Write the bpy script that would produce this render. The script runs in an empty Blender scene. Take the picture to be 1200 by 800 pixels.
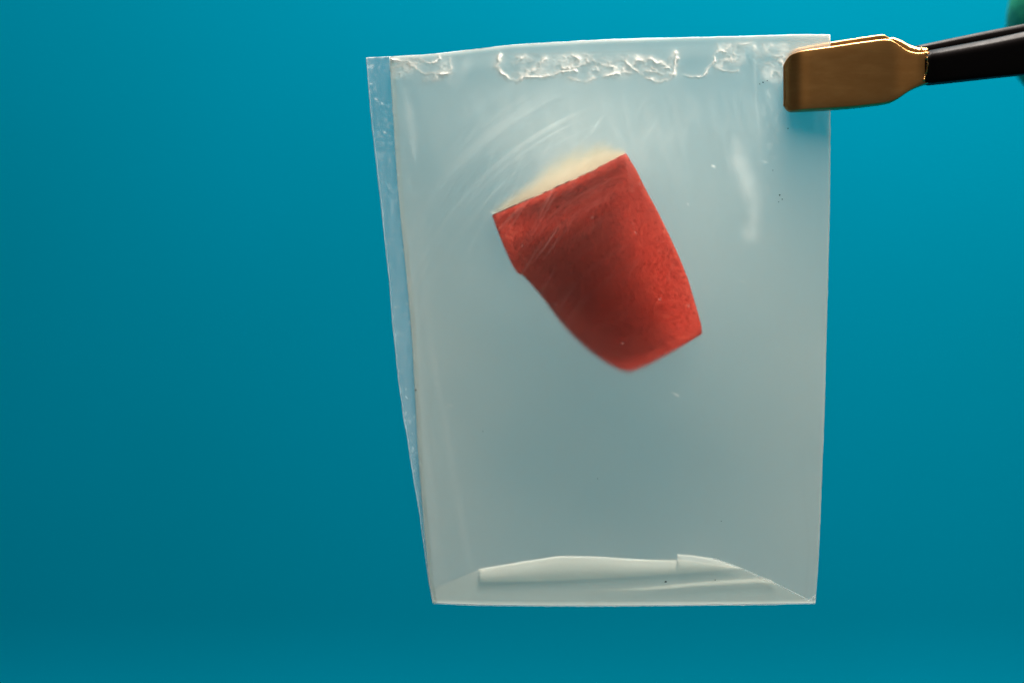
import bpy, bmesh, math, random
import numpy as np
from mathutils import Vector

random.seed(7)
rng = np.random.default_rng(11)
scene = bpy.context.scene
COL = scene.collection
MM = 0.001
K = 0.0958          # millimetres per photo pixel in the plane of the pouch

# ------------------------------------------------------------------ camera
cam = bpy.data.cameras.new('camera')
cam_o = bpy.data.objects.new('camera', cam)
COL.objects.link(cam_o)
cam_o.location = (0, -0.24, 0)
cam_o.rotation_euler = (math.radians(90), 0, 0)
cam.sensor_width = 36
cam.lens = 36 * 240 / 115.0
cam.clip_start = 0.005
cam.clip_end = 20
cam.dof.use_dof = True
cam.dof.focus_distance = 0.239
cam.dof.aperture_fstop = 9
scene.camera = cam_o

# ------------------------------------------------------------------ world, lamps
w = bpy.data.worlds.new('World')
scene.world = w
w.use_nodes = True
bg = w.node_tree.nodes['Background']
bg.inputs[0].default_value = (1.0, 0.86, 0.70, 1)
bg.inputs[1].default_value = 0.08

def area(name, loc, target, size, power, color):
    l = bpy.data.lights.new(name, 'AREA')
    l.shape = 'RECTANGLE'
    l.size, l.size_y = size
    l.energy = power
    l.color = color
    o = bpy.data.objects.new(name, l)
    COL.objects.link(o)
    o.location = loc
    o.rotation_euler = (Vector(target) - Vector(loc)).to_track_quat('-Z', 'Y').to_euler()
    return o

area('overhead_lamp', (0.09, 0.070, 0.355), (0.05, 0.055, 0), (0.26, 0.15), 15.6, (1.0, 0.95, 0.87))
area('fill_lamp', (-0.10, -0.55, 0.25), (0, 0, 0), (0.35, 0.35), 0.19, (1.0, 0.80, 0.58))

vs = scene.view_settings
vs.view_transform = 'Standard'
vs.look = 'None'
vs.exposure = 0.0
vs.gamma = 1.0
vs.use_curve_mapping = False
scene.cycles.use_denoising = True
scene.cycles.max_bounces = 18
scene.cycles.transmission_bounces = 16
scene.cycles.diffuse_bounces = 5
scene.cycles.glossy_bounces = 6
scene.cycles.sample_clamp_indirect = 6
scene.cycles.caustics_refractive = True
scene.cycles.blur_glossy = 0.3

# ------------------------------------------------------------------ material helpers
def new_mat(name):
    m = bpy.data.materials.new(name)
    m.use_nodes = True
    nt = m.node_tree
    nt.nodes.clear()
    out = nt.nodes.new('ShaderNodeOutputMaterial')
    return m, nt, out

def nd(nt, t, **kw):
    n = nt.nodes.new(t)
    for k, v in kw.items():
        setattr(n, k, v)
    return n

def math_n(nt, op, a, b=None, clamp=False):
    n = nd(nt, 'ShaderNodeMath', operation=op)
    n.use_clamp = clamp
    for i, v in enumerate((a, b)):
        if v is None:
            continue
        if isinstance(v, (int, float)):
            n.inputs[i].default_value = v
        else:
            nt.links.new(v, n.inputs[i])
    return n.outputs[0]

def noise(nt, scale, detail=3, rough=0.5, coord='Object', stretch=None):
    tc = nd(nt, 'ShaderNodeTexCoord')
    src = tc.outputs[coord]
    if stretch:
        mp = nd(nt, 'ShaderNodeMapping')
        mp.inputs['Scale'].default_value = stretch
        nt.links.new(src, mp.inputs[0])
        src = mp.outputs[0]
    n = nd(nt, 'ShaderNodeTexNoise')
    n.inputs['Scale'].default_value = scale
    n.inputs['Detail'].default_value = detail
    n.inputs['Roughness'].default_value = rough
    nt.links.new(src, n.inputs['Vector'])
    return n.outputs[0]

def ramp(nt, fac, stops):
    r = nd(nt, 'ShaderNodeValToRGB')
    e = r.color_ramp.elements
    e[0].position, e[0].color = stops[0][0], (*stops[0][1], 1)
    e[1].position, e[1].color = stops[-1][0], (*stops[-1][1], 1)
    for p, c in stops[1:-1]:
        x = e.new(p)
        x.color = (*c, 1)
    nt.links.new(fac, r.inputs[0])
    return r.outputs[0]

def film_material(name, rough, color, speck=0.035, base=None, clear=False, gloss=0.05, fused=False, through=0.7):
    """frosted polymer film: rough refraction plus milky scattering, the share of
    which is the 'haze' of the plastic at that spot (scratches, seals, creases, painted brightening)."""
    m, nt, out = new_mat(name)
    L = nt.links
    if clear:
        g = nd(nt, 'ShaderNodeBsdfTransparent')
        g.inputs['Color'].default_value = (0.978, 0.968, 0.945, 1)
    else:
        g = nd(nt, 'ShaderNodeBsdfRefraction')
        g.inputs['Color'].default_value = (0.985, 0.985, 0.965, 1)
        g.inputs['Roughness'].default_value = rough
        g.inputs['IOR'].default_value = 1.38
    d = nd(nt, 'ShaderNodeBsdfDiffuse')
    t = nd(nt, 'ShaderNodeBsdfTranslucent')
    d.inputs[0].default_value = (*color, 1)
    t.inputs[0].default_value = (*color, 1)
    mw = nd(nt, 'ShaderNodeMixShader')
    mw.inputs[0].default_value = through
    L.new(d.outputs[0], mw.inputs[1])
    L.new(t.outputs[0], mw.inputs[2])
    if base is None:
        at = nd(nt, 'ShaderNodeAttribute', attribute_name='haze')
        hz = at.outputs['Fac']
    else:
        v = nd(nt, 'ShaderNodeValue')
        v.outputs[0].default_value = base
        hz = v.outputs[0]
    n1 = noise(nt, 5200, 2, 0.6)
    n2 = noise(nt, 160, 3, 0.55)
    a = math_n(nt, 'MULTIPLY', math_n(nt, 'SUBTRACT', n1, 0.5), speck)
    b = math_n(nt, 'MULTIPLY', math_n(nt, 'SUBTRACT', n2, 0.5), speck * 1.3)
    f = math_n(nt, 'ADD', math_n(nt, 'ADD', hz, a), b, clamp=True)
    mx = nd(nt, 'ShaderNodeMixShader')
    L.new(f, mx.inputs[0])
    L.new(g.outputs[0], mx.inputs[1])
    L.new(mw.outputs[0], mx.inputs[2])
    gl = nd(nt, 'ShaderNodeBsdfGlossy')
    gl.inputs['Roughness'].default_value = 0.2
    mg = nd(nt, 'ShaderNodeMixShader')
    if fused:
        fa = nd(nt, 'ShaderNodeAttribute', attribute_name='fused')
        L.new(math_n(nt, 'ADD', math_n(nt, 'MULTIPLY', fa.outputs['Fac'], 0.16), gloss, clamp=True), mg.inputs[0])
    else:
        mg.inputs[0].default_value = gloss
    L.new(mx.outputs[0], mg.inputs[1])
    L.new(gl.outputs[0], mg.inputs[2])
    if fused:
        # scuffs: microscopically rough, so they catch the lamp from any side
        sa = nd(nt, 'ShaderNodeAttribute', attribute_name='scuff_glint')
        sg = nd(nt, 'ShaderNodeBsdfGlossy')
        sg.inputs['Roughness'].default_value = 0.62
        sg.inputs['Color'].default_value = (1.0, 0.95, 0.88, 1)
        # groove walls lean up and down; the upper ones glint under the lamp
        ge = nd(nt, 'ShaderNodeNewGeometry')
        va = nd(nt, 'ShaderNodeVectorMath', operation='ADD')
        va.inputs[1].default_value = (0.0, 0.0, 0.8)
        L.new(ge.outputs['Normal'], va.inputs[0])
        vn = nd(nt, 'ShaderNodeVectorMath', operation='NORMALIZE')
        L.new(va.outputs[0], vn.inputs[0])
        L.new(vn.outputs[0], sg.inputs['Normal'])
        ms = nd(nt, 'ShaderNodeMixShader')
        L.new(math_n(nt, 'MULTIPLY', sa.outputs['Fac'], 0.35, clamp=True), ms.inputs[0])
        L.new(mg.outputs[0], ms.inputs[1])
        L.new(sg.outputs[0], ms.inputs[2])
        mg = ms
    L.new(mg.outputs[0], out.inputs[0])
    return m

M_front = film_material('frosted_front_film', 0.52, (0.70, 0.66, 0.61), gloss=0.02, fused=True)
M_back = film_material('frosted_back_film', 0.40, (0.64, 0.60, 0.545), clear=True, gloss=0.02)
M_seal = film_material('fused_side_film', 0.22, (0.88, 0.90, 0.90))
M_fold = film_material('folded_film', 0.25, (0.98, 0.975, 0.96), speck=0.03, clear=True, through=0.9)
M_edge = film_material('cut_film_edge', 0.25, (0.95, 0.95, 0.93), base=0.35, speck=0.3, clear=True, gloss=0.06)

def principled(name, base, rough, metallic=0.0, **kw):
    m, nt, out = new_mat(name)
    p = nd(nt, 'ShaderNodeBsdfPrincipled')
    p.inputs['Base Color'].default_value = (*base, 1)
    p.inputs['Roughness'].default_value = rough
    p.inputs['Metallic'].default_value = metallic
    nt.links.new(p.outputs[0], out.inputs[0])
    return m, nt, p

def bump(nt, p, h, strength, dist):
    b = nd(nt, 'ShaderNodeBump')
    b.inputs['Strength'].default_value = strength
    b.inputs['Distance'].default_value = dist
    nt.links.new(h, b.inputs['Height'])
    nt.links.new(b.outputs[0], p.inputs['Normal'])

# backdrop card
M_drop, nt, p = principled('blue_card', (0.0, 0.30, 0.45), 0.85)
n = noise(nt, 9, 3, 0.5)
nt.links.new(ramp(nt, n, [(0.3, (0.0, 0.099, 0.152)), (0.7, (0.0, 0.105, 0.168))]), p.inputs['Base Color'])
p.inputs['Specular IOR Level'].default_value = 0.0
bump(nt, p, noise(nt, 900, 3, 0.6), 0.15, 0.0002)

# red layer
M_red, nt, p = principled('red_layer', (0.45, 0.03, 0.02), 0.55)
n = math_n(nt, 'ADD', math_n(nt, 'MULTIPLY', noise(nt, 3000, 3, 0.65), 0.9), math_n(nt, 'MULTIPLY', noise(nt, 300, 3, 0.5), 0.1))
nt.links.new(ramp(nt, n, [(0.34, (0.16, 0.014, 0.010)), (0.44, (0.40, 0.034, 0.018)), (0.56, (0.54, 0.055, 0.026)), (0.66, (0.70, 0.18, 0.08))]), p.inputs['Base Color'])
redcol = ramp(nt, n, [(0.34, (0.40, 0.10, 0.07)), (0.43, (0.75, 0.21, 0.170)), (0.56, (0.90, 0.265, 0.22)), (0.66, (0.97, 0.46, 0.35))])
bump(nt, p, noise(nt, 1800, 4, 0.6), 0.3, 0.0001)
t = nd(nt, 'ShaderNodeBsdfTranslucent'); nt.links.new(redcol, t.inputs[0])
mx = nd(nt, 'ShaderNodeMixShader'); mx.inputs[0].default_value = 0.8
nt.links.new(p.outputs[0], mx.inputs[1]); nt.links.new(t.outputs[0], mx.inputs[2])
nt.links.new(mx.outputs[0], [q for q in nt.nodes if q.type == 'OUTPUT_MATERIAL'][0].inputs[0])
M_red_edge, _, _ = principled('red_cut_edge', (0.10, 0.012, 0.010), 0.7)

M_blocker, nt, p = principled('backlight_blocker', (0.34, 0.03, 0.016), 0.7)  # for the added sheet that dims backlight behind the red layer
t = nd(nt, 'ShaderNodeBsdfTranslucent'); t.inputs[0].default_value = (0.48, 0.12, 0.075, 1)
mx = nd(nt, 'ShaderNodeMixShader'); mx.inputs[0].default_value = 0.5
nt.links.new(p.outputs[0], mx.inputs[1]); nt.links.new(t.outputs[0], mx.inputs[2])
nt.links.new(mx.outputs[0], [q for q in nt.nodes if q.type == 'OUTPUT_MATERIAL'][0].inputs[0])

# cream backing, lets light through
M_cream, nt, out = new_mat('cream_backing')
d = nd(nt, 'ShaderNodeBsdfDiffuse'); t = nd(nt, 'ShaderNodeBsdfTranslucent')
cr = ramp(nt, noise(nt, 700, 3, 0.5), [(0.3, (0.995, 0.89, 0.72)), (0.7, (0.995, 0.92, 0.78))])
nt.links.new(cr, d.inputs[0]); nt.links.new(cr, t.inputs[0])
mx = nd(nt, 'ShaderNodeMixShader'); mx.inputs[0].default_value = 0.62
nt.links.new(d.outputs[0], mx.inputs[1]); nt.links.new(t.outputs[0], mx.inputs[2])
tr = nd(nt, 'ShaderNodeBsdfTransparent')
at = nd(nt, 'ShaderNodeAttribute', attribute_name='haze')
mf = nd(nt, 'ShaderNodeMixShader')
nt.links.new(at.outputs['Fac'], mf.inputs[0])
nt.links.new(tr.outputs[0], mf.inputs[1]); nt.links.new(mx.outputs[0], mf.inputs[2])
nt.links.new(mf.outputs[0], out.inputs[0])

# tweezers
M_brass, nt, p = principled('brushed_brass', (0.46, 0.25, 0.08), 0.34, 1.0)
n = noise(nt, 500, 5, 0.65, stretch=(0.5, 1, 1.6))
nt.links.new(ramp(nt, n, [(0.3, (0.41, 0.205, 0.068)), (0.5, (0.45, 0.235, 0.082)), (0.72, (0.52, 0.28, 0.10))]), p.inputs['Base Color'])
nt.links.new(math_n(nt, 'ADD', math_n(nt, 'MULTIPLY', noise(nt, 900, 4, 0.6, stretch=(0.3, 1, 3)), 0.12), 0.34), p.inputs['Roughness'])
bump(nt, p, noise(nt, 1500, 4, 0.6, stretch=(0.12, 1, 3)), 0.05, 0.0001)

M_black, nt, p = principled('black_coating', (0.004, 0.003, 0.003), 0.33)
p.inputs['Specular IOR Level'].default_value = 0.028
p.inputs['Specular Tint'].default_value = (1.0, 0.86, 0.82, 1)
nt.links.new(math_n(nt, 'ADD', math_n(nt, 'MULTIPLY', noise(nt, 1200, 4, 0.6), 0.2), 0.36), p.inputs['Roughness'])
bump(nt, p, noise(nt, 2200, 3, 0.6), 0.1, 0.00008)

M_glove, nt, p = principled('green_rubber', (0.0, 0.22, 0.10), 0.5)
n = noise(nt, 260, 4, 0.6)
nt.links.new(ramp(nt, n, [(0.3, (0.0, 0.15, 0.068)), (0.7, (0.002, 0.20, 0.092))]), p.inputs['Base Color'])
bump(nt, p, noise(nt, 420, 5, 0.65), 0.3, 0.0006)

# ------------------------------------------------------------------ geometry helpers
def link_mesh(name, verts, faces, mat, parent=None, smooth=True, attr=None):
    me = bpy.data.meshes.new(name)
    verts = np.asarray(verts, dtype=np.float32)
    if isinstance(faces, np.ndarray):
        nf = len(faces)
        me.vertices.add(len(verts))
        me.vertices.foreach_set('co', verts.ravel())
        me.loops.add(nf * 4)
        me.loops.foreach_set('vertex_index', faces.astype(np.int32).ravel())
        me.polygons.add(nf)
        me.polygons.foreach_set('loop_start', np.arange(0, nf * 4, 4, dtype=np.int32))
        me.update(calc_edges=True)
    else:
        me.from_pydata([tuple(map(float, v)) for v in verts], [], faces)
    me.validate()
    if attr is not None:
        a = me.attributes.new('haze', 'FLOAT', 'POINT')
        a.data.foreach_set('value', np.asarray(attr, dtype=np.float32))
    if smooth:
        me.polygons.foreach_set('use_smooth', np.ones(len(me.polygons), dtype=bool))
    for m in (mat if isinstance(mat, (list, tuple)) else [mat]):
        me.materials.append(m)
    me.update()
    o = bpy.data.objects.new(name, me)
    COL.objects.link(o)
    if parent:
        o.parent = parent
    return o

def thing(name, label, cat):
    o = bpy.data.objects.new(name, None)
    o.empty_display_size = 0.005
    COL.objects.link(o)
    o['label'] = label
    o['category'] = cat
    return o

def sheet(name, X, Y, D, thick, mat, parent, haze=None):
    """closed sheet from a grid: X,Y photo-plane pixels, D depth in mm of the face
    towards the camera, thick in mm (array or number)."""
    nv, nu = X.shape
    P0 = np.stack([(X - 600) * K, D, (400 - Y) * K], -1).reshape(-1, 3)
    P1 = P0.copy()
    P1[:, 1] += np.broadcast_to(thick, X.shape).ravel()
    idx = np.arange(nv * nu).reshape(nv, nu)
    off = nv * nu
    a, b, c, d = idx[:-1, :-1].ravel(), idx[:-1, 1:].ravel(), idx[1:, 1:].ravel(), idx[1:, :-1].ravel()
    F = [np.stack([a, d, c, b], 1), np.stack([a, b, c, d], 1) + off]
    ring = np.concatenate([idx[0, :-1], idx[:-1, -1], idx[-1, :0:-1], idx[:0:-1, 0]])
    nx = np.roll(ring, -1)
    F.append(np.stack([ring, nx, nx + off, ring + off], 1))
    h = None
    if haze is not None:
        h = np.concatenate([haze.ravel(), haze.ravel()])
    o = link_mesh(name, np.concatenate([P0, P1]) * MM, np.concatenate(F), mat, parent, True, h)
    return o

def tube(name, pts, rad, mat, parent, n=8, closed=False, D=0.0):
    """bead along photo-plane pixel points (px,py[,depth mm]); rad in mm, may be list"""
    P = [Vector(((q[0] - 600) * K, (q[2] if len(q) > 2 else D), (400 - q[1]) * K)) for q in pts]
    if isinstance(rad, (int, float)):
        rad = [rad] * len(P)
    verts, faces = [], []
    N = len(P)
    for i in range(N):
        if closed:
            t = P[(i + 1) % N] - P[i - 1]
        else:
            t = P[min(i + 1, N - 1)] - P[max(i - 1, 0)]
        t.normalize()
        s = Vector((0, 1, 0))
        r = t.cross(s).normalized()
        s = r.cross(t).normalized()
        for k in range(n):
            a = 2 * math.pi * k / n
            verts.append((P[i] + (r * math.cos(a) + s * math.sin(a)) * rad[i]) * MM)
    M = N if closed else N - 1
    for i in range(M):
        j = (i + 1) % N
        for k in range(n):
            l = (k + 1) % n
            faces.append((i * n + k, i * n + l, j * n + l, j * n + k))
    if not closed:
        faces.append(tuple(range(n))[::-1])
        faces.append(tuple(range((N - 1) * n, N * n)))
    return link_mesh(name, [tuple(v) for v in verts], faces, mat, parent)

def resample(pts, n):
    p = np.asarray(pts, float)
    s = np.concatenate([[0], np.cumsum(np.hypot(*np.diff(p, axis=0).T))])
    t = np.linspace(0, s[-1], n)
    return np.stack([np.interp(t, s, p[:, 0]), np.interp(t, s, p[:, 1])], 1)

def smooth_line(pts, n):
    p = resample(pts, n)
    for _ in range(max(2, n // 30)):
        q = p.copy()
        q[1:-1] = (p[:-2] + 2 * p[1:-1] + p[2:]) / 4
        p = q
    return p

def sstep(a, b, x):
    t = np.clip((x - a) / (b - a), 0, 1)
    return t * t * (3 - 2 * t)

def vnoise(X, Y, cell, seed, octaves=3):
    """value noise on photo-plane pixels"""
    out = np.zeros_like(X, dtype=float)
    amp, tot = 1.0, 0.0
    r = np.random.default_rng(seed)
    for o in range(octaves):
        c = cell / 2 ** o
        tab = r.random((256, 256))
        gx, gy = X / c + 40.3 * o, Y / c + 17.7 * o
        ix, iy = np.floor(gx).astype(int), np.floor(gy).astype(int)
        fx, fy = gx - ix, gy - iy
        fx = fx * fx * (3 - 2 * fx); fy = fy * fy * (3 - 2 * fy)
        g = lambda a, b: tab[(iy + b) % 256, (ix + a) % 256]
        v = (g(0, 0) * (1 - fx) + g(1, 0) * fx) * (1 - fy) + (g(0, 1) * (1 - fx) + g(1, 1) * fx) * fy
        out += amp * (v - 0.5)
        tot += amp
        amp *= 0.55
    return out / tot * 2

def stroke(X, Y, pts, wid, soft=1.0):
    """gaussian-profiled line; pts (px,py) or (px,py,weight); wid in px or list"""
    out = np.zeros_like(X, dtype=float)
    if isinstance(wid, (int, float)):
        wid = [wid] * len(pts)
    for i in range(len(pts) - 1):
        a, b = pts[i], pts[i + 1]
        wa = a[2] if len(a) > 2 else 1.0
        wb = b[2] if len(b) > 2 else 1.0
        pad = 3.2 * max(wid[i], wid[i + 1])
        sel = (X > min(a[0], b[0]) - pad) & (X < max(a[0], b[0]) + pad) & (Y > min(a[1], b[1]) - pad) & (Y < max(a[1], b[1]) + pad)
        if not sel.any():
            continue
        x, y = X[sel], Y[sel]
        dx, dy = b[0] - a[0], b[1] - a[1]
        t = np.clip(((x - a[0]) * dx + (y - a[1]) * dy) / max(dx * dx + dy * dy, 1e-6), 0, 1)
        dd = np.hypot(x - a[0] - t * dx, y - a[1] - t * dy)
        ww = wid[i] + (wid[i + 1] - wid[i]) * t
        v = (wa + (wb - wa) * t) * np.exp(-(dd / ww) ** 2 * soft)
        out[sel] = np.maximum(out[sel], v)
    return out

# ------------------------------------------------------------------ backdrop (card that sweeps forward into the table)
def build_backdrop():
    prof = []
    R = 0.13
    yb, z0 = 0.15, -0.050
    for z in np.linspace(0.75, z0, 14):
        prof.append((yb, z))
    for a in np.linspace(0, math.pi / 2, 26)[1:]:
        prof.append((yb - R + R * math.cos(a), z0 - R * math.sin(a)))
    for y in np.linspace(yb - R, -0.75, 8)[1:]:
        prof.append((y, z0 - R))
    xs = np.linspace(-0.8, 0.8, 25)
    V = np.array([[(x, y, z) for x in xs] for (y, z) in prof]).reshape(-1, 3)
    nu = len(xs)
    idx = np.arange(len(V)).reshape(len(prof), nu)
    F = np.stack([idx[:-1, :-1].ravel(), idx[1:, :-1].ravel(), idx[1:, 1:].ravel(), idx[:-1, 1:].ravel()], 1)
    o = link_mesh('backdrop', V, F, M_drop)
    o['kind'] = 'structure'
    o['label'] = 'plain teal blue backdrop card behind the pouch'
build_backdrop()

# ------------------------------------------------------------------ pouch outline (photo-plane pixels)
TOP = [(429, 68), (458, 66.5), (500, 64.5), (530, 61.5), (560, 57.5), (600, 53), (640, 50.5), (700, 47.5), (760, 45.5), (820, 44), (880, 42.5), (930, 41), (972, 41)]
RIGHT = [(972, 41), (973, 90), (973, 150), (972, 250), (970, 330), (968, 400), (966, 480), (963, 560), (960, 630), (957, 680), (955, 706)]
BOT = [(507, 706), (560, 708), (640, 709), (720, 709), (800, 708.5), (880, 707.5), (955, 706)]
LEFT = [(429, 68), (434, 130), (440, 185), (446, 235), (451, 290), (456, 330), (457, 350), (460.5, 390), (465, 430), (469, 462), (473, 492), (478, 517), (480, 535), (486, 570), (492, 605), (497, 645), (502, 680), (507, 706)]
SEAM = [(456.5, 66.5), (460, 120), (464, 185), (468, 240), (474, 300), (479, 350), (483, 400), (485, 440), (487.5, 480), (490, 530), (494, 580), (498, 630), (502.5, 680), (507, 706)]

def interp_y(pts, y):
    p = np.asarray(pts); return np.interp(y, p[:, 1], p[:, 0])
def interp_x(pts, x):
    p = np.asarray(pts); return np.interp(x, p[:, 0], p[:, 1])

def panel_grid(lpts, nu, nv):
    u, v = np.meshgrid(np.linspace(0, 1, nu), np.linspace(0, 1, nv))
    Y = 60 + 650 * v
    for _ in range(6):
        X = interp_y(lpts, Y) * (1 - u) + interp_y(RIGHT, Y) * u
        T, B = interp_x(TOP, X), interp_x(BOT, X)
        Y = T + (B - T) * v
    return u, v, X, Y

def bulge(X, Y):
    """half thickness of the pouch in mm"""
    u = np.clip((X - interp_y(SEAM, Y)) / (interp_y(RIGHT, Y) - interp_y(SEAM, Y)), 0, 1)
    T, B = interp_x(TOP, X), interp_x(BOT, X)
    v = np.clip((Y - T - 30) / (B - T - 40), 0, 1)
    return 0.005 + 0.095 * sstep(2, 26, Y - T) + 1.9 * np.sin(math.pi * u) ** 1.3 * np.sin(math.pi * v ** 0.8) ** 1.9

pouch = thing('plastic_pouch', 'clear frosted plastic pouch with crinkled heat sealed top holding a red piece', 'pouch')

# bright creases of the heat seal
CR = [
 [(453, 69), (464, 69.5), (476, 72), (485, 78), (492, 84), (497, 87), (509, 87.5), (521, 87.5), (527, 86)],
 [(482, 69), (494, 70), (500, 73), (509, 75), (515, 70), (515, 66)],
 [(521, 87), (528, 80), (528, 70)],
 [(498, 96), (501, 92), (509, 91.5), (518, 90)],
 [(586, 65), (583.5, 72), (581, 79), (589, 87), (597, 94), (606, 96), (615, 90.5), (627, 90.5), (639, 91), (651, 87.5), (663, 84.5), (675, 84)],
 [(606, 66.5), (615, 65), (610, 69.5), (604, 74), (600, 75.5)],
 [(619, 83), (627, 81.5), (636, 72.5), (639, 70)],
 [(660, 80), (669, 77), (678, 69.5), (673, 67)],
 [(666, 81.5), (678, 78.5), (687, 74), (696, 72.5), (702, 73), (709, 77), (718, 78)],
 [(667, 93), (678, 95), (687, 96), (696, 92), (702, 90.5), (714, 89), (726, 87)],
 [(715, 75), (723, 69.5), (730, 69), (736, 75), (742, 80), (747, 84)],
 [(726, 87), (735, 85), (747, 86), (753, 89)],
 [(740, 80), (746, 71), (749, 69.5), (756, 71), (764, 69.5), (770, 74), (779, 75.5), (788, 66.5), (791, 62)],
 [(753, 89), (761, 93.5), (773, 95), (783, 93.5), (789, 87.5), (792, 77), (793, 68)],
 [(757, 84), (766, 85.5), (779, 87.5)],
 [(762, 80), (773, 81.5), (782, 78.5), (785, 74)],
 [(801, 87.5), (809, 89), (818, 91), (824, 88), (830, 81.5), (835, 77), (837.5, 71), (837, 65), (842, 59), (851, 62)],
 [(836, 78), (842, 80), (849, 84), (857, 84), (864, 83)],
 [(852, 58), (858, 53), (867, 51.5), (878, 51)],
 [(845, 72), (852, 70), (857, 71)],
 [(884, 56), (888, 60), (890, 63)],
]
CRW = [1.6, 1.4, 1.5, 3.0, 1.8, 1.5, 2.2, 2.2, 1.7, 1.8, 1.7, 1.5, 1.8, 1.7, 1.6, 2.0, 0.9, 1.4, 1.9, 2.0, 2.0]
CRA = [0.9, 0.8, 0.6, 0.75, 1.0, 0.7, 0.65, 0.7, 0.8, 0.8, 0.75, 0.6, 0.8, 0.9, 0.7, 0.6, 0.8, 0.75, 0.75, 0.6, 0.5]

def build_front():
    nu, nv = 470, 600
    u, v, X, Y = panel_grid(SEAM, nu, nv)
    # ---- haze
    H = np.full(X.shape, 0.036)
    H += 0.022 * vnoise(X, Y, 190, 3, 3)
    H += 0.010 * vnoise(X * 2.2, Y * 0.4, 26, 5, 3)
    # more haze along both long sides
    H += 0.085 * (1 - sstep(0.0, 0.24, u)) * sstep(150, 320, Y) + 0.05 * sstep(0.70, 0.97, u) * sstep(250, 450, Y)
    # wiping scratches: arcs about one centre
    cx, cy = 830, 480
    r = np.hypot(X - cx, Y - cy)
    th = np.degrees(np.arctan2(cy - Y, cx - X))          # 0 = left, 90 = up
    n1 = np.interp(r, np.arange(0, 900, 1.1), rng.random(len(np.arange(0, 900, 1.1))))
    n2 = np.interp(r, np.arange(0, 900, 4.0), rng.random(len(np.arange(0, 900, 4.0))))
    n3 = np.interp(r, np.arange(0, 900, 15.0), rng.random(len(np.arange(0, 900, 15.0))))
    fade = 0.55 + 0.75 * vnoise(r * 0.6, th * 5, 60, 8, 2)
    win = sstep(-4, 18, th) * (1 - sstep(62, 82, th)) * sstep(120, 190, r) * (1 - sstep(400, 450, r))
    br = np.clip(n1 - 0.62, 0, 1) * 0.26 + np.clip(n2 - 0.6, 0, 1) * 0.05 + np.clip(n3 - 0.5, 0, 1) * 0.03
    S = br * win * np.clip(fade, 0, 1.2)
    def arc(R, t0, t1, wd, am):
        t = (th - t0) / (t1 - t0)
        s = np.clip(t, 0, 1)
        return am * np.exp(-((r - R) / wd) ** 2) * np.sin(math.pi * s) ** 0.7 * ((t > 0) & (t < 1))
    for a in [(412, 38, 66, 6, .085), (405, 28, 62, 9, .05), (424, 40, 70, 2.5, .05), (311, 13, 42, 1.5, .13), (307, 16, 46, 1.1, .09),
              (303, 8, 30, 1.2, .07), (318, 14, 36, 1.0, .05), (372, 36, 62, 10, .05), (356, 20, 50, 3, .04), (340, 42, 60, 12, .045), (258, 12, 30, 1.2, .05), (251, 10, 28, 1.4, .05),
              (445, 46, 72, 9, .05), (388, 18, 40, 3, .045), (262, 12, 35, .9, .05)]:
        S += 0.46 * arc(*a)
    # random fine straight scratches over the middle
    for _ in range(46):
        x0, y0 = rng.uniform(500, 800), rng.uniform(150, 440)
        ang = math.radians(rng.normal(56, 6)); ln = rng.uniform(15, 70)
        S += rng.uniform(0.015, 0.07) * stroke(X, Y, [(x0, y0, 0), (x0 + .5 * ln * math.cos(ang), y0 - .5 * ln * math.sin(ang), 1), (x0 + ln * math.cos(ang), y0 - ln * math.sin(ang), 0)], rng.uniform(0.6, 1.1))
    # smears
    SM = 0.095 * stroke(X, Y, [(861, 162, .2), (866, 185, 1), (876, 212, 1), (883, 238, .9), (883, 258, .7), (880, 273, 1.1), (876, 278, .6)], [5, 10, 11, 10, 6, 10, 6])
    SM += 0.10 * stroke(X, Y, [(474, 105, .3), (480, 135, .8), (484, 160, 1), (486, 188, .5)], [4, 6, 5, 2])
    SM += 0.05 * stroke(X, Y, [(548, 70, .8), (543, 84, 1), (533, 99, .8)], 5)
    SM += 0.04 * stroke(X, Y, [(528, 70), (531, 84), (524, 96)], 4)
    S *= 0.11 + 0.89 * sstep(300, 370, r)
    for _ in range(34):
        x0, y0 = rng.uniform(500, 640), rng.uniform(250, 430)
        ang = math.radians(rng.normal(59, 4)); ln = rng.uniform(30, 110)
        q = [(x0 + f_ * ln * math.cos(ang) + 6 * f_ * (1 - f_), y0 - f_ * ln * math.sin(ang), math.sin(math.pi * f_)) for f_ in np.linspace(0, 1, 6)]
        S += rng.uniform(0.01, 0.055) * stroke(X, Y, q, rng.uniform(0.5, 0.8))
    S += SM * np.clip(0.85 + 0.5 * vnoise(X, Y, 15, 141, 3), 0, 2)
    # faint wrinkle fans under the seal
    wf = np.clip(1 - np.abs(vnoise((X - Y * 0.25) * 1.0, Y * 0.22, 24, 151, 3)) * 4.5, 0, 1)
    S += 0.016 * wf * sstep(95, 120, Y) * (1 - sstep(150, 260, Y))
    S += 0.012 * np.clip(vnoise(X, Y, 60, 153, 4), 0, 1) * (0.1 + 0.9 * sstep(270, 360, r))
    # edge glints painted into the mask along the rims
    S += 0.03 * np.exp(-(u / 0.004) ** 2) + 0.05 * np.exp(-((1 - u) / 0.003) ** 2) + 0.10 * np.exp(-((1 - v) / 0.003) ** 2) + 0.015 * np.exp(-(v / 0.002) ** 2)
    # pressed seams near both sides
    wob = 1.2 * vnoise(X, Y, 30, 21, 2)
    S += 0.03 * stroke(X + wob, Y, [(884, 55, 1), (885, 90, 1), (888, 150, .5), (891, 230, .6), (893, 320, .2)], 1.6)
    S += 0.045 * stroke(X + wob, Y, [(492, 250, .2), (500, 360, .8), (512, 440, 1), (520, 480, 1), (532, 560, .8), (546, 640, 1), (556, 672, .8)], 4)
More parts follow.
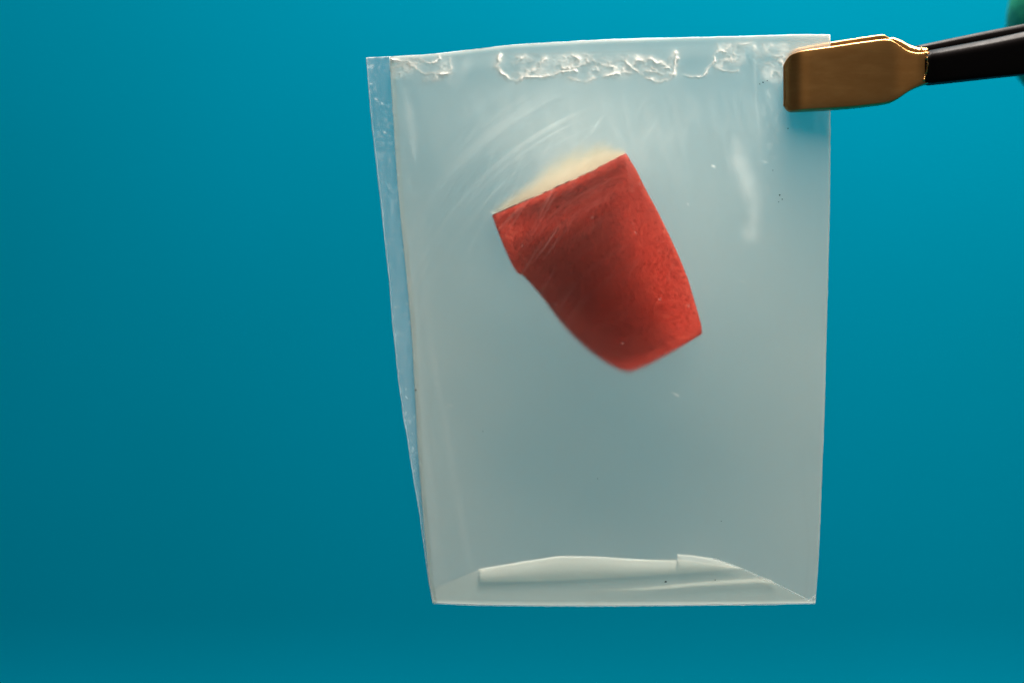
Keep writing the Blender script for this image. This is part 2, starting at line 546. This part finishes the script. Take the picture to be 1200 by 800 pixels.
    S += 0.035 * stroke(X + wob, Y, [(478, 250, .3), (489, 400, .8), (497, 520, .8), (512, 640, .7), (516, 690, .3)], 6)
    H += 0.07 * stroke(X, Y, [(560, 668), (530, 680), (502, 692)], 1.6)
    H += 0.05 * stroke(X, Y, [(940, 560, .3), (948, 640, 1), (944, 703, 1)], 2.0)
    # pressed grain right of the seam
    g = np.clip(vnoise(X, Y, 5, 31, 2) - 0.15, 0, 1)
    S += 0.12 * g * np.exp(-((X - 908) / 16) ** 2) * (1 - sstep(230, 330, Y)) * sstep(45, 80, Y)
    g = np.clip(vnoise(X, Y, 4, 33, 2) - 0.2, 0, 1)
    S += 0.08 * g * np.exp(-((u - 0.03) / 0.03) ** 2)
    # flecks
    for (fx, fy, fw, fa) in [(791, 462, 1.6, .35), (787, 460, 1.2, .2), (834, 195, 1.3, .3), (527, 474, 1.7, .32), (523, 477, 1.2, .2), (666, 540, 1.1, .2), (895, 190, 1.4, .2), (868, 330, 1, .2), (540, 240, 1, .15)]:
        S += 0.45 * fa * stroke(X, Y, [(fx, fy), (fx + 2.5, fy + 1)], fw)
    for _ in range(70):
        fx, fy = rng.uniform(470, 960), rng.uniform(100, 650)
        S += rng.uniform(.02, .10) * stroke(X, Y, [(fx, fy), (fx + rng.uniform(-1.5, 1.5), fy + rng.uniform(-1.5, 1.5))], rng.uniform(.6, 1.0))
    # ---- heat seal: relief and stress whitening
    T = interp_x(TOP, X)
    sealband = (Y - T)
    ridge = np.zeros_like(X); white = np.zeros_like(X)
    wx = X + 2.6 * vnoise(X, Y, 8, 41, 3); wy = Y + 2.6 * vnoise(X, Y, 8, 43, 3)
    brk = vnoise(X, Y, 9, 161, 3)
    for pts, wd, am in zip(CR, [1.25 * q for q in CRW], CRA):
        pw = [(q[0], q[1], 0.75 + 0.5 * rng.random()) for q in pts]
        s = stroke(wx, wy, pw, wd) * np.clip(0.62 + 0.75 * brk, 0.1, 1.25)
        ridge = np.maximum(ridge, am * s)
        white = np.maximum(white, am * s)
        white += 0.16 * am * stroke(wx, wy, pw, wd * 3.2)
    patch = np.zeros_like(X)
    for (x0, x1, y0, y1) in [(455, 529, 66, 97), (580, 792, 63, 96), (836, 892, 50, 86), (890, 925, 50, 100)]:
        patch = np.maximum(patch, sstep(x0 - 3, x0 + 8, X) * (1 - sstep(x1 - 8, x1 + 3, X)) * sstep(y0 - 2, y0 + 5, Y) * (1 - sstep(y1 - 12, y1, Y)))
    fine = vnoise(X, Y * 1.4, 14, 51, 3)
    rid2 = np.clip(1 - np.abs(fine) * 4.5, 0, 1)
    bub = np.clip(0.5 + 1.3 * vnoise(X, Y, 22, 171, 3), 0, 1)
    ridge += 0.40 * patch * rid2 * bub
    white += patch * (0.42 * rid2 * bub + 0.34 * bub)
    S += 0.33 * np.clip(white, 0, 1.2) * np.clip(0.7 + 0.8 * brk, 0, 1.3)
    H += 0.30 * np.clip(white, 0, 1.1)
    # smooth fused band along the cut
    H = np.where(True, H - 0.05 * (1 - sstep(8, 17, sealband)) * sstep(530, 600, X) * (1 - sstep(800, 860, X)), H)
    H += 0.10 * stroke(X, Y, [(560, 66, .3), (597, 63.5, 1), (637, 63.3, 1), (696, 62, 1), (740, 60.5, .8), (780, 58.5, .5)], 1.0)
    H += 0.10 * stroke(X, Y, [(455, 73, .6), (470, 76, 1), (482, 79, .8)], 4)
    # wrinkles right of the seal patches
    wr = np.clip(1 - np.abs(vnoise(X * 0.45, Y * 1.5, 11, 61, 2)) * 6, 0, 1)
    H += 0.10 * wr * sstep(885, 895, X) * (1 - sstep(925, 945, X)) * sstep(52, 60, Y) * (1 - sstep(90, 104, Y))
    H = np.clip(H, 0.012, 0.92)
    # ---- depth
    D = -bulge(X, Y) - 0.06
    D -= 0.12 * ridge
    D -= 0.05 * patch * fine
    D += 0.06 * vnoise(X, Y, 150, 71, 2) * np.minimum(bulge(X, Y), 1)
    cre = np.exp(-((r - 408) / 9) ** 2) * sstep(25, 45, th) * (1 - sstep(60, 72, th))
    D -= 0.10 * cre
    o = sheet('front_film', X, Y, D, 0.10, M_front, pouch, H)
    a = o.data.attributes.new('fused', 'FLOAT', 'POINT')
    b_ = o.data.attributes.new('scuff_glint', 'FLOAT', 'POINT')
    sv = np.clip(S, 0, 1.0).ravel()
    b_.data.foreach_set('value', np.concatenate([sv, 0 * sv]).astype(np.float32))
    a = o.data.attributes['fused']
    fz = np.clip(ridge, 0, 1).ravel()
    a.data.foreach_set('value', np.concatenate([fz, fz]).astype(np.float32))
build_front()

def front_depth(x, y):
    return -bulge(np.asarray(x, float), np.asarray(y, float)) - 0.06

def pocket(X, Y):
    # the bent cream ply pushes the back film out here
    return 0.8 * np.exp(-((X - 655) / 105) ** 2 - ((Y - 200) / 75) ** 2)

def build_back():
    u, v, X, Y = panel_grid(SEAM, 90, 120)
    D = bulge(X, Y) + pocket(X, Y) + 0.06 + 0.05 * vnoise(X, Y, 120, 81, 2)
    Hb = 0.19 + 0.16 * sstep(90, 470, Y) + 0.02 * vnoise(X, Y, 170, 83, 3)  # haze gradient paints the lower half brighter against the lamp falloff
    sheet('back_film', X, Y, D, 0.10, M_back, pouch, Hb)
build_back()

def build_side_seal():
    nu, nv = 40, 420
    v = np.linspace(0, 1, nv)
    u = np.linspace(0, 1, nu)
    Ys = 68 + (705.5 - 68) * v
    U, YY = np.meshgrid(u, Ys)
    XL = interp_y(LEFT, YY) + 0.5 * vnoise(YY * 0 + 3, YY, 18, 91, 2)
    XR = interp_y(SEAM, YY) + 5
    X = XL * (1 - U) + XR * U
    Y = YY - U * 1.5 * (1 - v[:, None])
    H = 0.085 + 0.105 * sstep(90, 420, Y) + 0.02 * vnoise(X, Y, 40, 93, 3)
    H += 0.22 * np.clip(vnoise(X, Y, 4, 95, 2) - 0.15, 0, 1) + 0.05 * vnoise(X * 2.5, Y * 0.15, 9, 99, 3)
    H += 0.05 * stroke(X, Y, [(431, 79), (437, 77)], 1.5) * 6
    H -= 0.01
    for _ in range(40):
        fx = rng.uniform(430, 500); fy = rng.uniform(70, 560)
        H += rng.uniform(.05, .25) * stroke(X, Y, [(fx, fy), (fx + rng.uniform(-2, 2), fy + rng.uniform(-2, 2))], rng.uniform(.6, 1.1))
    for (fx, fy) in [(440, 116), (447, 121), (434, 98), (450, 155)]:
        H += .35 * stroke(X, Y, [(fx, fy), (fx + 1.5, fy + .5)], 1.2)
    H += 0.45 * np.exp(-((X - XL) / 0.9) ** 2)
    D = -0.05 + 0.012 * vnoise(X, Y, 60, 97, 2)
    sheet('side_seal', X, Y, D, 0.12, M_seal, pouch, np.clip(H, 0.02, .7))
build_side_seal()

# cut edges and the pressed seam as thin beads
def edge(name, pts, n, rad, jit=0.25, D=0.0):
    q = smooth_line(pts, n)
    j = np.cumsum(rng.normal(0, jit * .3, (n, 2)), 0)
    j -= np.linspace(0, 1, n)[:, None] * j[-1]
    j = np.clip(j, -0.8, 0.8)
    q = q + j
    rr = [rad * (0.75 + 0.5 * rng.random()) for _ in range(n)]
    return tube(name, [(a, b, D) for a, b in q], rr, M_edge, pouch)
edge('cut_edge', TOP, 160, 0.035)
edge('cut_edge', [p for p in RIGHT], 120, 0.08, 0.15)
edge('cut_edge', LEFT, 180, 0.03, 0.3)
edge('bottom_edge', BOT, 140, 0.11, 0.15)
edge('seam', SEAM[:-2], 160, 0.03, 0.15, D=-0.2)

# ------------------------------------------------------------------ folded bottom
def fold(name, top, bot, n, m, depth, haze, hn=0.03, grad=0.0, fade=False):
    a, b = resample(top, n), resample(bot, n)
    t = np.linspace(0, 1, m)[:, None]
    X = a[None, :, 0] * (1 - t) + b[None, :, 0] * t
    Y = a[None, :, 1] * (1 - t) + b[None, :, 1] * t
    H = haze + hn * vnoise(X * 0.5, Y * 2, 22, 111, 3) + grad * (t - 0.5)
    D = front_depth(X, Y) + depth + 0.10
    D = np.minimum(D, bulge(X, Y) - 0.1 + depth)
    if m < 20:
        H = H * (1 - 0.75 * sstep(0.4, 1.0, t)) * sstep(-0.2, 0.03, 1 - np.abs(np.linspace(-1, 1, n))[None] )
    if fade:
        H = H * sstep(0, 0.55, np.linspace(0, 1, n))[None] * np.sin(np.pi * np.clip(t, 0.04, 0.96)) ** 0.6
    return sheet(name, X, Y, D, 0.03, M_fold, pouch, np.clip(H, .02, .9))
gus = fold('bottom_gusset',
     [(508, 690), (535, 679), (560, 668), (610, 659), (660, 652), (740, 656), (800, 655), (868, 665), (905, 682), (947, 703)],
     [(509, 704), (560, 705.5), (640, 706.5), (800, 706), (880, 705.5), (948, 704.5)], 150, 24, 0.06, 0.18)
fold('fold_flap', [(561, 667), (610, 658.5), (655, 651.5), (700, 652), (740, 655), (793, 657.5)],
     [(563, 682), (640, 680.5), (700, 677.5), (760, 674.5), (793, 672)], 120, 14, 0.36, 0.66, 0.08, -0.10)
fold('fold_flap', [(794, 649.5), (812, 651), (835, 654.5), (868, 665.5)],
     [(795, 672), (825, 669.5), (850, 667.5), (868, 667)], 70, 12, 0.40, 0.60, 0.07)
fold('fold_strip', [(690, 691.5), (760, 688), (830, 681), (890, 677.5), (903, 679)],
     [(690, 694), (760, 692), (830, 687), (890, 684), (911, 686)], 90, 9, 0.34, 0.60, 0.05, 0.0, True)
tube('fold_line', [(x, y, -0.42) for x, y in resample([(835, 653), (868, 665), (905, 681), (949, 703)], 40)], 0.05, M_edge, pouch)
tube('fold_line', [(x, y, -0.32) for x, y in resample([(948, 703), (955, 697)], 6)], 0.09, M_edge, pouch)

# grains of dirt stuck to the film
bm = bmesh.new()
M_dirt, _, _ = principled('dirt', (0.035, 0.04, 0.035), 0.9)
for gx, gy, gr in [(894, 97, .10), (899, 95, .07), (890, 99, .06), (923, 151, .07), (913, 229, .08), (916, 234, .07), (912, 237, .05), (487, 457, .10), (780, 681, .13), (838, 679, .06), (905, 200, .05), (700, 560, .04), (566, 505, .04), (845, 610, .05), (620, 140, .04)]:
    r0 = bmesh.ops.create_icosphere(bm, subdivisions=1, radius=gr * MM)
    c0 = Vector(((gx - 600) * K * MM, (float(front_depth(gx, gy)) - 0.02) * MM, (400 - gy) * K * MM))
    for vtx in r0['verts']:
        vtx.co = Vector((vtx.co.x * (0.7 + 0.8 * random.random()), vtx.co.y * 0.5, vtx.co.z * (0.6 + 0.6 * random.random()))) + c0
me = bpy.data.meshes.new('dirt'); bm.to_mesh(me); bm.free()
me.materials.append(M_dirt)
o = bpy.data.objects.new('dirt', me); COL.objects.link(o); o.parent = pouch
o['kind'] = 'stuff'

# ------------------------------------------------------------------ red sample inside the pouch
sample = thing('red_sample', 'small four sided red sheet with cream backing sealed inside the frosted pouch', 'sample')
A = [(577, 253), (600, 243), (640, 225.5), (690, 203), (720, 187), (733, 180)]
Bs = [(733, 180), (745, 200), (757, 225), (770, 249), (783, 276), (795, 302), (805, 327), (815, 360), (821, 381), (822, 391)]
C = [(739, 436), (752, 431), (765, 425), (790, 411), (808, 400), (822, 391)]
Dl = [(577, 253), (583, 270), (591, 290), (599, 308), (606, 320), (613, 323), (625, 336), (640, 354), (655, 375), (672, 394), (692, 412), (712, 426), (727, 433.5), (739, 436)]

def coons(top, right, bot, left, n, m):
    t, b = resample(top, n), resample(bot, n)
    l, r = resample(left, m), resample(right, m)
    u = np.linspace(0, 1, n)[None, :, None]; v = np.linspace(0, 1, m)[:, None, None]
    P = (1 - v) * t[None] + v * b[None] + (1 - u) * l[:, None] + u * r[:, None]
    P -= (1 - u) * (1 - v) * t[0] + u * (1 - v) * t[-1] + (1 - u) * v * b[0] + u * v * b[-1]
    return P[..., 0], P[..., 1], u[..., 0] + 0 * v[..., 0], v[..., 0] + 0 * u[..., 0]

X, Y, U, V = coons(A, Bs, C, Dl, 70, 80)
# ragged cut along the top edge
X[0, 1:-1] += rng.normal(0, .25, 68); Y[0, 1:-1] += np.abs(rng.normal(0, .35, 68))
gap = 0.05 + 2.0 * (1 - U) * V + 1.2 * (V ** 2) * (1 - U * 0.7) + 0.2 * np.sin(math.pi * U) * np.sin(math.pi * np.clip(V, 0, 1))
avail = 2 * bulge(X, Y) - 0.95
D_red = front_depth(X, Y) + 0.16 + avail * np.tanh(gap / avail)
red = sheet('red_layer', X, Y, D_red, 0.30, M_red, sample)
red.data.materials.append(M_red_edge)
# the cut rim gets its own darker colour
nf = len(red.data.polygons); nr = 2 * (70 - 1) + 2 * (80 - 1)
mi = np.zeros(nf, dtype=np.int32); mi[-nr:-nr + 69] = 1
red.data.polygons.foreach_set('material_index', mi)

# unseen sheet added behind the red one, blocks backlight to darken its middle
def inset(pts, cx=690, cy=305, f=0.80, dx=3, dy=-14):
    return [(cx + (x - cx) * f + dx, cy + (y - cy) * f + dy) for x, y in pts]
Xi, Yi, Ui, Vi = coons(inset(A), inset(Bs), inset(C), inset(Dl), 30, 30)
Di = bulge(Xi, Yi) - 0.55
sheet('backlight_blocker', Xi, Yi, Di, 0.2, M_blocker, sample)

# dark broken burr left along the cut upper edge
for x0, x1, w0 in [(578, 606, .06), (607, 626, .05), (634, 641, .03), (648, 668, .05), (676, 692, .035), (700, 708, .03)]:
    q = [p_ for p_ in resample(A, 140) if x0 <= p_[0] <= x1]
    fd = front_depth([p_[0] for p_ in q], [p_[1] for p_ in q]) + 0.17
    tube('burr', [(p_[0], p_[1] - 0.3, float(d_)) for p_, d_ in zip(q, fd)], [w0 * (0.4 + rng.random()) for _ in q], M_red_edge, sample, n=6)
# cream backing: a ply behind the red one that bends back above its upper edge
top_c = smooth_line([(572, 247), (594, 229), (616, 210), (640, 187), (658, 172), (682, 163), (710, 162), (733, 175)], 60)
bot_c = resample([(577 + 7, 253 + 1), (640 + 3, 225.5 + 5), (690 + 3, 203 + 5), (731, 180 + 6)], 60)
t = np.linspace(0, 1, 30)[:, None]
Xc = top_c[None, :, 0] * (1 - t) + bot_c[None, :, 0] * t
Yc = top_c[None, :, 1] * (1 - t) + bot_c[None, :, 1] * t
up = np.clip(1 - t, 0, 1)
dist = up * (bot_c[None, :, 1] - top_c[None, :, 1])
f0 = front_depth(Xc, Yc) + 0.62
Dc = f0 + np.maximum(bulge(Xc, Yc) + pocket(Xc, Yc) - 0.25 - f0, 0.05) * np.clip(dist / 42, 0, 1) ** 1.15
fib = vnoise(Xc * 1.0 + Yc * 0.6, Yc * 0.15, 9, 181, 3)
Hc = np.clip(sstep(0.0, 0.68, t + 0.10 * fib) + 0 * Xc, 0, 1)  # opacity fades upward to imitate a soft glow above the red sheet
ends = sstep(0, 0.10, np.linspace(0, 1, 60))[None]
sheet('cream_backing', Xc, Yc, Dc, 0.18, M_cream, sample, np.clip(Hc * (0.4 + 0.6 * ends), 0, 1))

# ------------------------------------------------------------------ tweezers
tw = thing('tweezers', 'brass flat tipped tweezers with black coated arms gripping the top right pouch corner', 'tweezers')

def bevel_profile(bz, by, rounds=1):
    """unit cross-section (depth, height) with a bevel at the upper front corner"""
    p = [(-1, -0.96), (-1, 1 - bz), (-1 + by, 1), (0.8, 1), (1, 0.8), (1, -0.8), (0.8, -1), (-0.9, -1)]
    for _ in range(rounds):
        q = []
        for i in range(len(p)):
            a, b = p[i], p[(i + 1) % len(p)]
            f = 0.12
            q += [(a[0] + (b[0] - a[0]) * f, a[1] + (b[1] - a[1]) * f), (b[0] + (a[0] - b[0]) * f, b[1] + (a[1] - b[1]) * f)]
        p = q
    return p

def loft(name, secs, mat, parent, n=28, power=5.0, prof=None, f=1.0):
    """secs: (px, top py, bottom py, front depth mm, back depth mm)"""
    verts, faces = [], []
    for (px, yt, yb, d0, d1) in secs:
        x = (px - 600) * K * f
        cz, hz = (400 - (yt + yb) / 2) * K * f, (yb - yt) / 2 * K * f
        cy, hy = (d0 + d1) / 2, (d1 - d0) / 2
        if prof:
            n = len(prof)
            for c, s in prof:
                verts.append((x * MM, (cy + hy * c) * MM, (cz + hz * s) * MM))
            continue
        for k in range(n):
            a = 2 * math.pi * (k + 0.5) / n
            c, s = math.cos(a), math.sin(a)
            e = 2.0 / power
            verts.append((x * MM, (cy + hy * math.copysign(abs(c) ** e, c)) * MM, (cz + hz * math.copysign(abs(s) ** e, s)) * MM))
    N = len(secs)
    for i in range(N - 1):
        for k in range(n):
            l = (k + 1) % n
            faces.append((i * n + k, i * n + l, (i + 1) * n + l, (i + 1) * n + k) if prof else (i * n + k, (i + 1) * n + k, (i + 1) * n + l, i * n + l))
    faces.append(tuple(range(n)))
    faces.append(tuple(range((N - 1) * n, N * n))[::-1])
    return link_mesh(name, verts, faces, mat, parent)

def dense(secs, n):
    s = np.asarray(secs, float)
    xs = np.linspace(s[0, 0], s[-1, 0], n)
    cols = [np.interp(xs, s[:, 0], s[:, j]) for j in range(1, 5)]
    return list(zip(xs, *cols))

def soften(secs):
    a = np.array(secs)
    for _ in range(6):
        a[1:-1, 1:] = (a[:-2, 1:] + 2 * a[1:-1, 1:] + a[2:, 1:]) / 4
    return [tuple(q) for q in a]

jaw = [(919, 74, 122, -0.9, -0.45), (919.6, 69, 126.5, -1.1, -0.45), (921, 66, 129, -1.36, -0.45), (925, 63.3, 130, -1.86, -0.45), (931, 61.2, 130, -2.32, -0.45), (937, 59.6, 129.8, -2.58, -0.45), (945, 58.3, 129.4, -2.74, -0.45),
       (970, 55.2, 128.3, -2.85, -0.5), (1000, 50.8, 126.2, -2.95, -0.7), (1030, 46.8, 122.8, -3.0, -0.9), (1040, 46.2, 121.3, -3.0, -1.0), (1047, 48.5, 119.2, -3.0, -1.0),
       (1054, 54.0, 115, -3.05, -1.0), (1062, 60, 109, -3.2, -1.0), (1070, 63.0, 104.5, -3.4, -1.0), (1078, 63.2, 101, -3.5, -1.0), (1088, 62, 98, -3.5, -1.0)]
jaw = [(a + 1.8 * (1 - (a - 919) / 169), b, c, d, e) for a, b, c, d, e in jaw]
loft('jaw', soften(dense(jaw, 90)), M_brass, tw, prof=bevel_profile(0.024, 0.11, 2), f=0.989)
rear = [(919.5, 74, 122, 0.45, 1.2), (922, 66, 129, 0.45, 1.9), (931, 60, 129, 0.45, 2.4), (970, 52.5, 127, 0.5, 2.7), (1000, 47.5, 124.5, 0.7, 2.8), (1034, 42.2, 120.5, 0.9, 2.9), (1044, 47.5, 116, 1.0, 3.0),
        (1060, 56, 108, 1.0, 3.2), (1072, 57.5, 103, 1.0, 3.4), (1086, 56, 97, 1.0, 3.5)]
rear = [(a, b - 1.0, c - 22 * (a < 1020), d, e) for a, b, c, d, e in rear]
loft('jaw', dense(rear, 50), M_brass, tw, prof=bevel_profile(0.024, 0.11, 2), f=1.007)
# shoulder chamfer seen above the front jaw
sh = [(1041, 44.5, 50, -2.6, -0.9), (1047, 43.6, 52, -2.6, -0.9), (1056, 47, 58, -2.7, -0.9), (1066, 53, 66, -2.9, -0.9), (1076, 56.5, 68, -3.1, -0.9), (1086, 57, 68, -3.3, -0.9)]
loft('jaw_shoulder', dense(sh, 24), M_brass, tw, prof=bevel_profile(0.5, 0.3, 2), f=0.99)

arm = [(1080.5, 62, 96, -3.3, -0.9), (1082, 59.5, 98.5, -3.7, -0.9), (1088, 58.2, 98.3, -3.9, -0.9), (1120, 52.5, 95.3, -4.1, -1.2), (1160, 45.2, 91.2, -4.2, -1.6), (1200, 36.8, 87.3, -4.2, -2.0), (1300, 15, 76, -4.3, -2.6), (1500, -28, 54, -4.2, -2.4), (1760, -84, 26, -3.6, -0.4)]
loft('arm', dense(arm, 60), M_black, tw, prof=bevel_profile(0.32, 0.8, 2), f=0.985)
rarm = [(1068, 57.5, 90, 0.9, 3.4), (1074, 56, 92, 0.9, 3.8), (1120, 46, 88, 1.2, 4.0), (1160, 37.5, 84, 1.6, 4.2), (1200, 29.5, 80, 2.0, 4.2), (1300, 8, 70, 2.6, 4.3), (1500, -34, 50, 2.4, 4.2), (1760, -84, 26, 0.2, 3.6)]
rarm = [(a, b - 1.5, c, d, e) for a, b, c, d, e in rarm]
loft('arm', dense(rarm, 60), M_black, tw, prof=bevel_profile(0.2, 0.3, 2), f=1.01)

# ragged rim where the black coating ends on the brass
rim = resample([(1079, 57), (1083, 59.5), (1086, 66), (1087, 76), (1085.5, 86), (1082, 95)], 40)
rim = rim + rng.normal(0, 0.45, rim.shape)
tube('coating_rim', [(600 + (x - 600) * 0.985, 400 + (y - 400) * 0.985, -3.68) for x, y in rim], [0.05 + 0.13 * rng.random() ** 2 for _ in rim], M_brass, tw)

# ------------------------------------------------------------------ gloved hand (only one fingertip reaches into the picture)
def build_hand():
    # chains of (x, y, z, radius) in mm
    wrist = (196, 22, 66, 23)
    palm = (160, 24, 56, 22)
    chains = [
        [(128, 20, 52, 10.5), (104, 19, 44, 9.6), (83, 17.5, 39.5, 9.2), (67.4, 15.5, 37.3, 9.2), (59, 15, 36.8, 8.6)],     # index, along the arms
        [(131, 28, 46, 11), (108, 31, 30, 10), (92, 24, 19, 9), (86, 15, 14, 8.2), (85, 11, 13, 7)],        # middle
        [(136, 34, 36, 10.5), (118, 37, 18, 9.5), (105, 29, 8, 8.6), (101, 19, 5, 8), (100, 15, 4, 6.8)],     # ring
        [(143, 37, 26, 9.5), (130, 39, 10, 8.4), (119, 31, 2, 7.6), (116, 23, 0, 7), (115.5, 20, 0, 6)],         # little
        [(146, 6, 58, 13), (122, -9, 52, 11.5), (98, -15, 45, 10.2), (80, -14.5, 40, 9.6), (74, -14, 38.5, 8.2)],   # thumb, in front
    ]
    verts, edges, rad = [], [], []
    def add(v):
        verts.append((v[0] * MM, v[1] * MM, v[2] * MM)); rad.append(v[3] * MM); return len(verts) - 1
    ip = add(palm); iw = add(wrist); edges.append((ip, iw))
    ifo = add((250, 24, 80, 26)); edges.append((iw, ifo))
    for ch in chains:
        prev = ip
        for q in ch:
            i = add(q); edges.append((prev, i)); prev = i
    me = bpy.data.meshes.new('gloved_hand')
    me.from_pydata(verts, edges, [])
    o = bpy.data.objects.new('gloved_hand', me)
    COL.objects.link(o)
    md = o.modifiers.new('skin', 'SKIN')
    md.use_smooth_shade = True
    md.branch_smoothing = 0.3
    if not me.skin_vertices:
        import_ok = bpy.context.view_layer.update()
    lay = me.skin_vertices[0].data if me.skin_vertices else None
    if lay is None:
        me.attributes.new('skin', 'FLOAT', 'POINT')
    for i, r in enumerate(rad):
        lay[i].radius = (r, r)
        lay[i].use_root = (i == 0)
    sb = o.modifiers.new('sub', 'SUBSURF')
    sb.levels = sb.render_levels = 3
    dg = bpy.context.evaluated_depsgraph_get()
    me2 = bpy.data.meshes.new_from_object(o.evaluated_get(dg))
    o.modifiers.clear()
    o.data = me2
    me2.materials.clear(); me2.materials.append(M_glove)
    me2.polygons.foreach_set('use_smooth', np.ones(len(me2.polygons), dtype=bool))
    o['label'] = 'hand in a bright green glove behind the black tweezers at the right edge'
    o['category'] = 'hand'
try:
    build_hand()
except Exception as e:
    print('HAND', e)
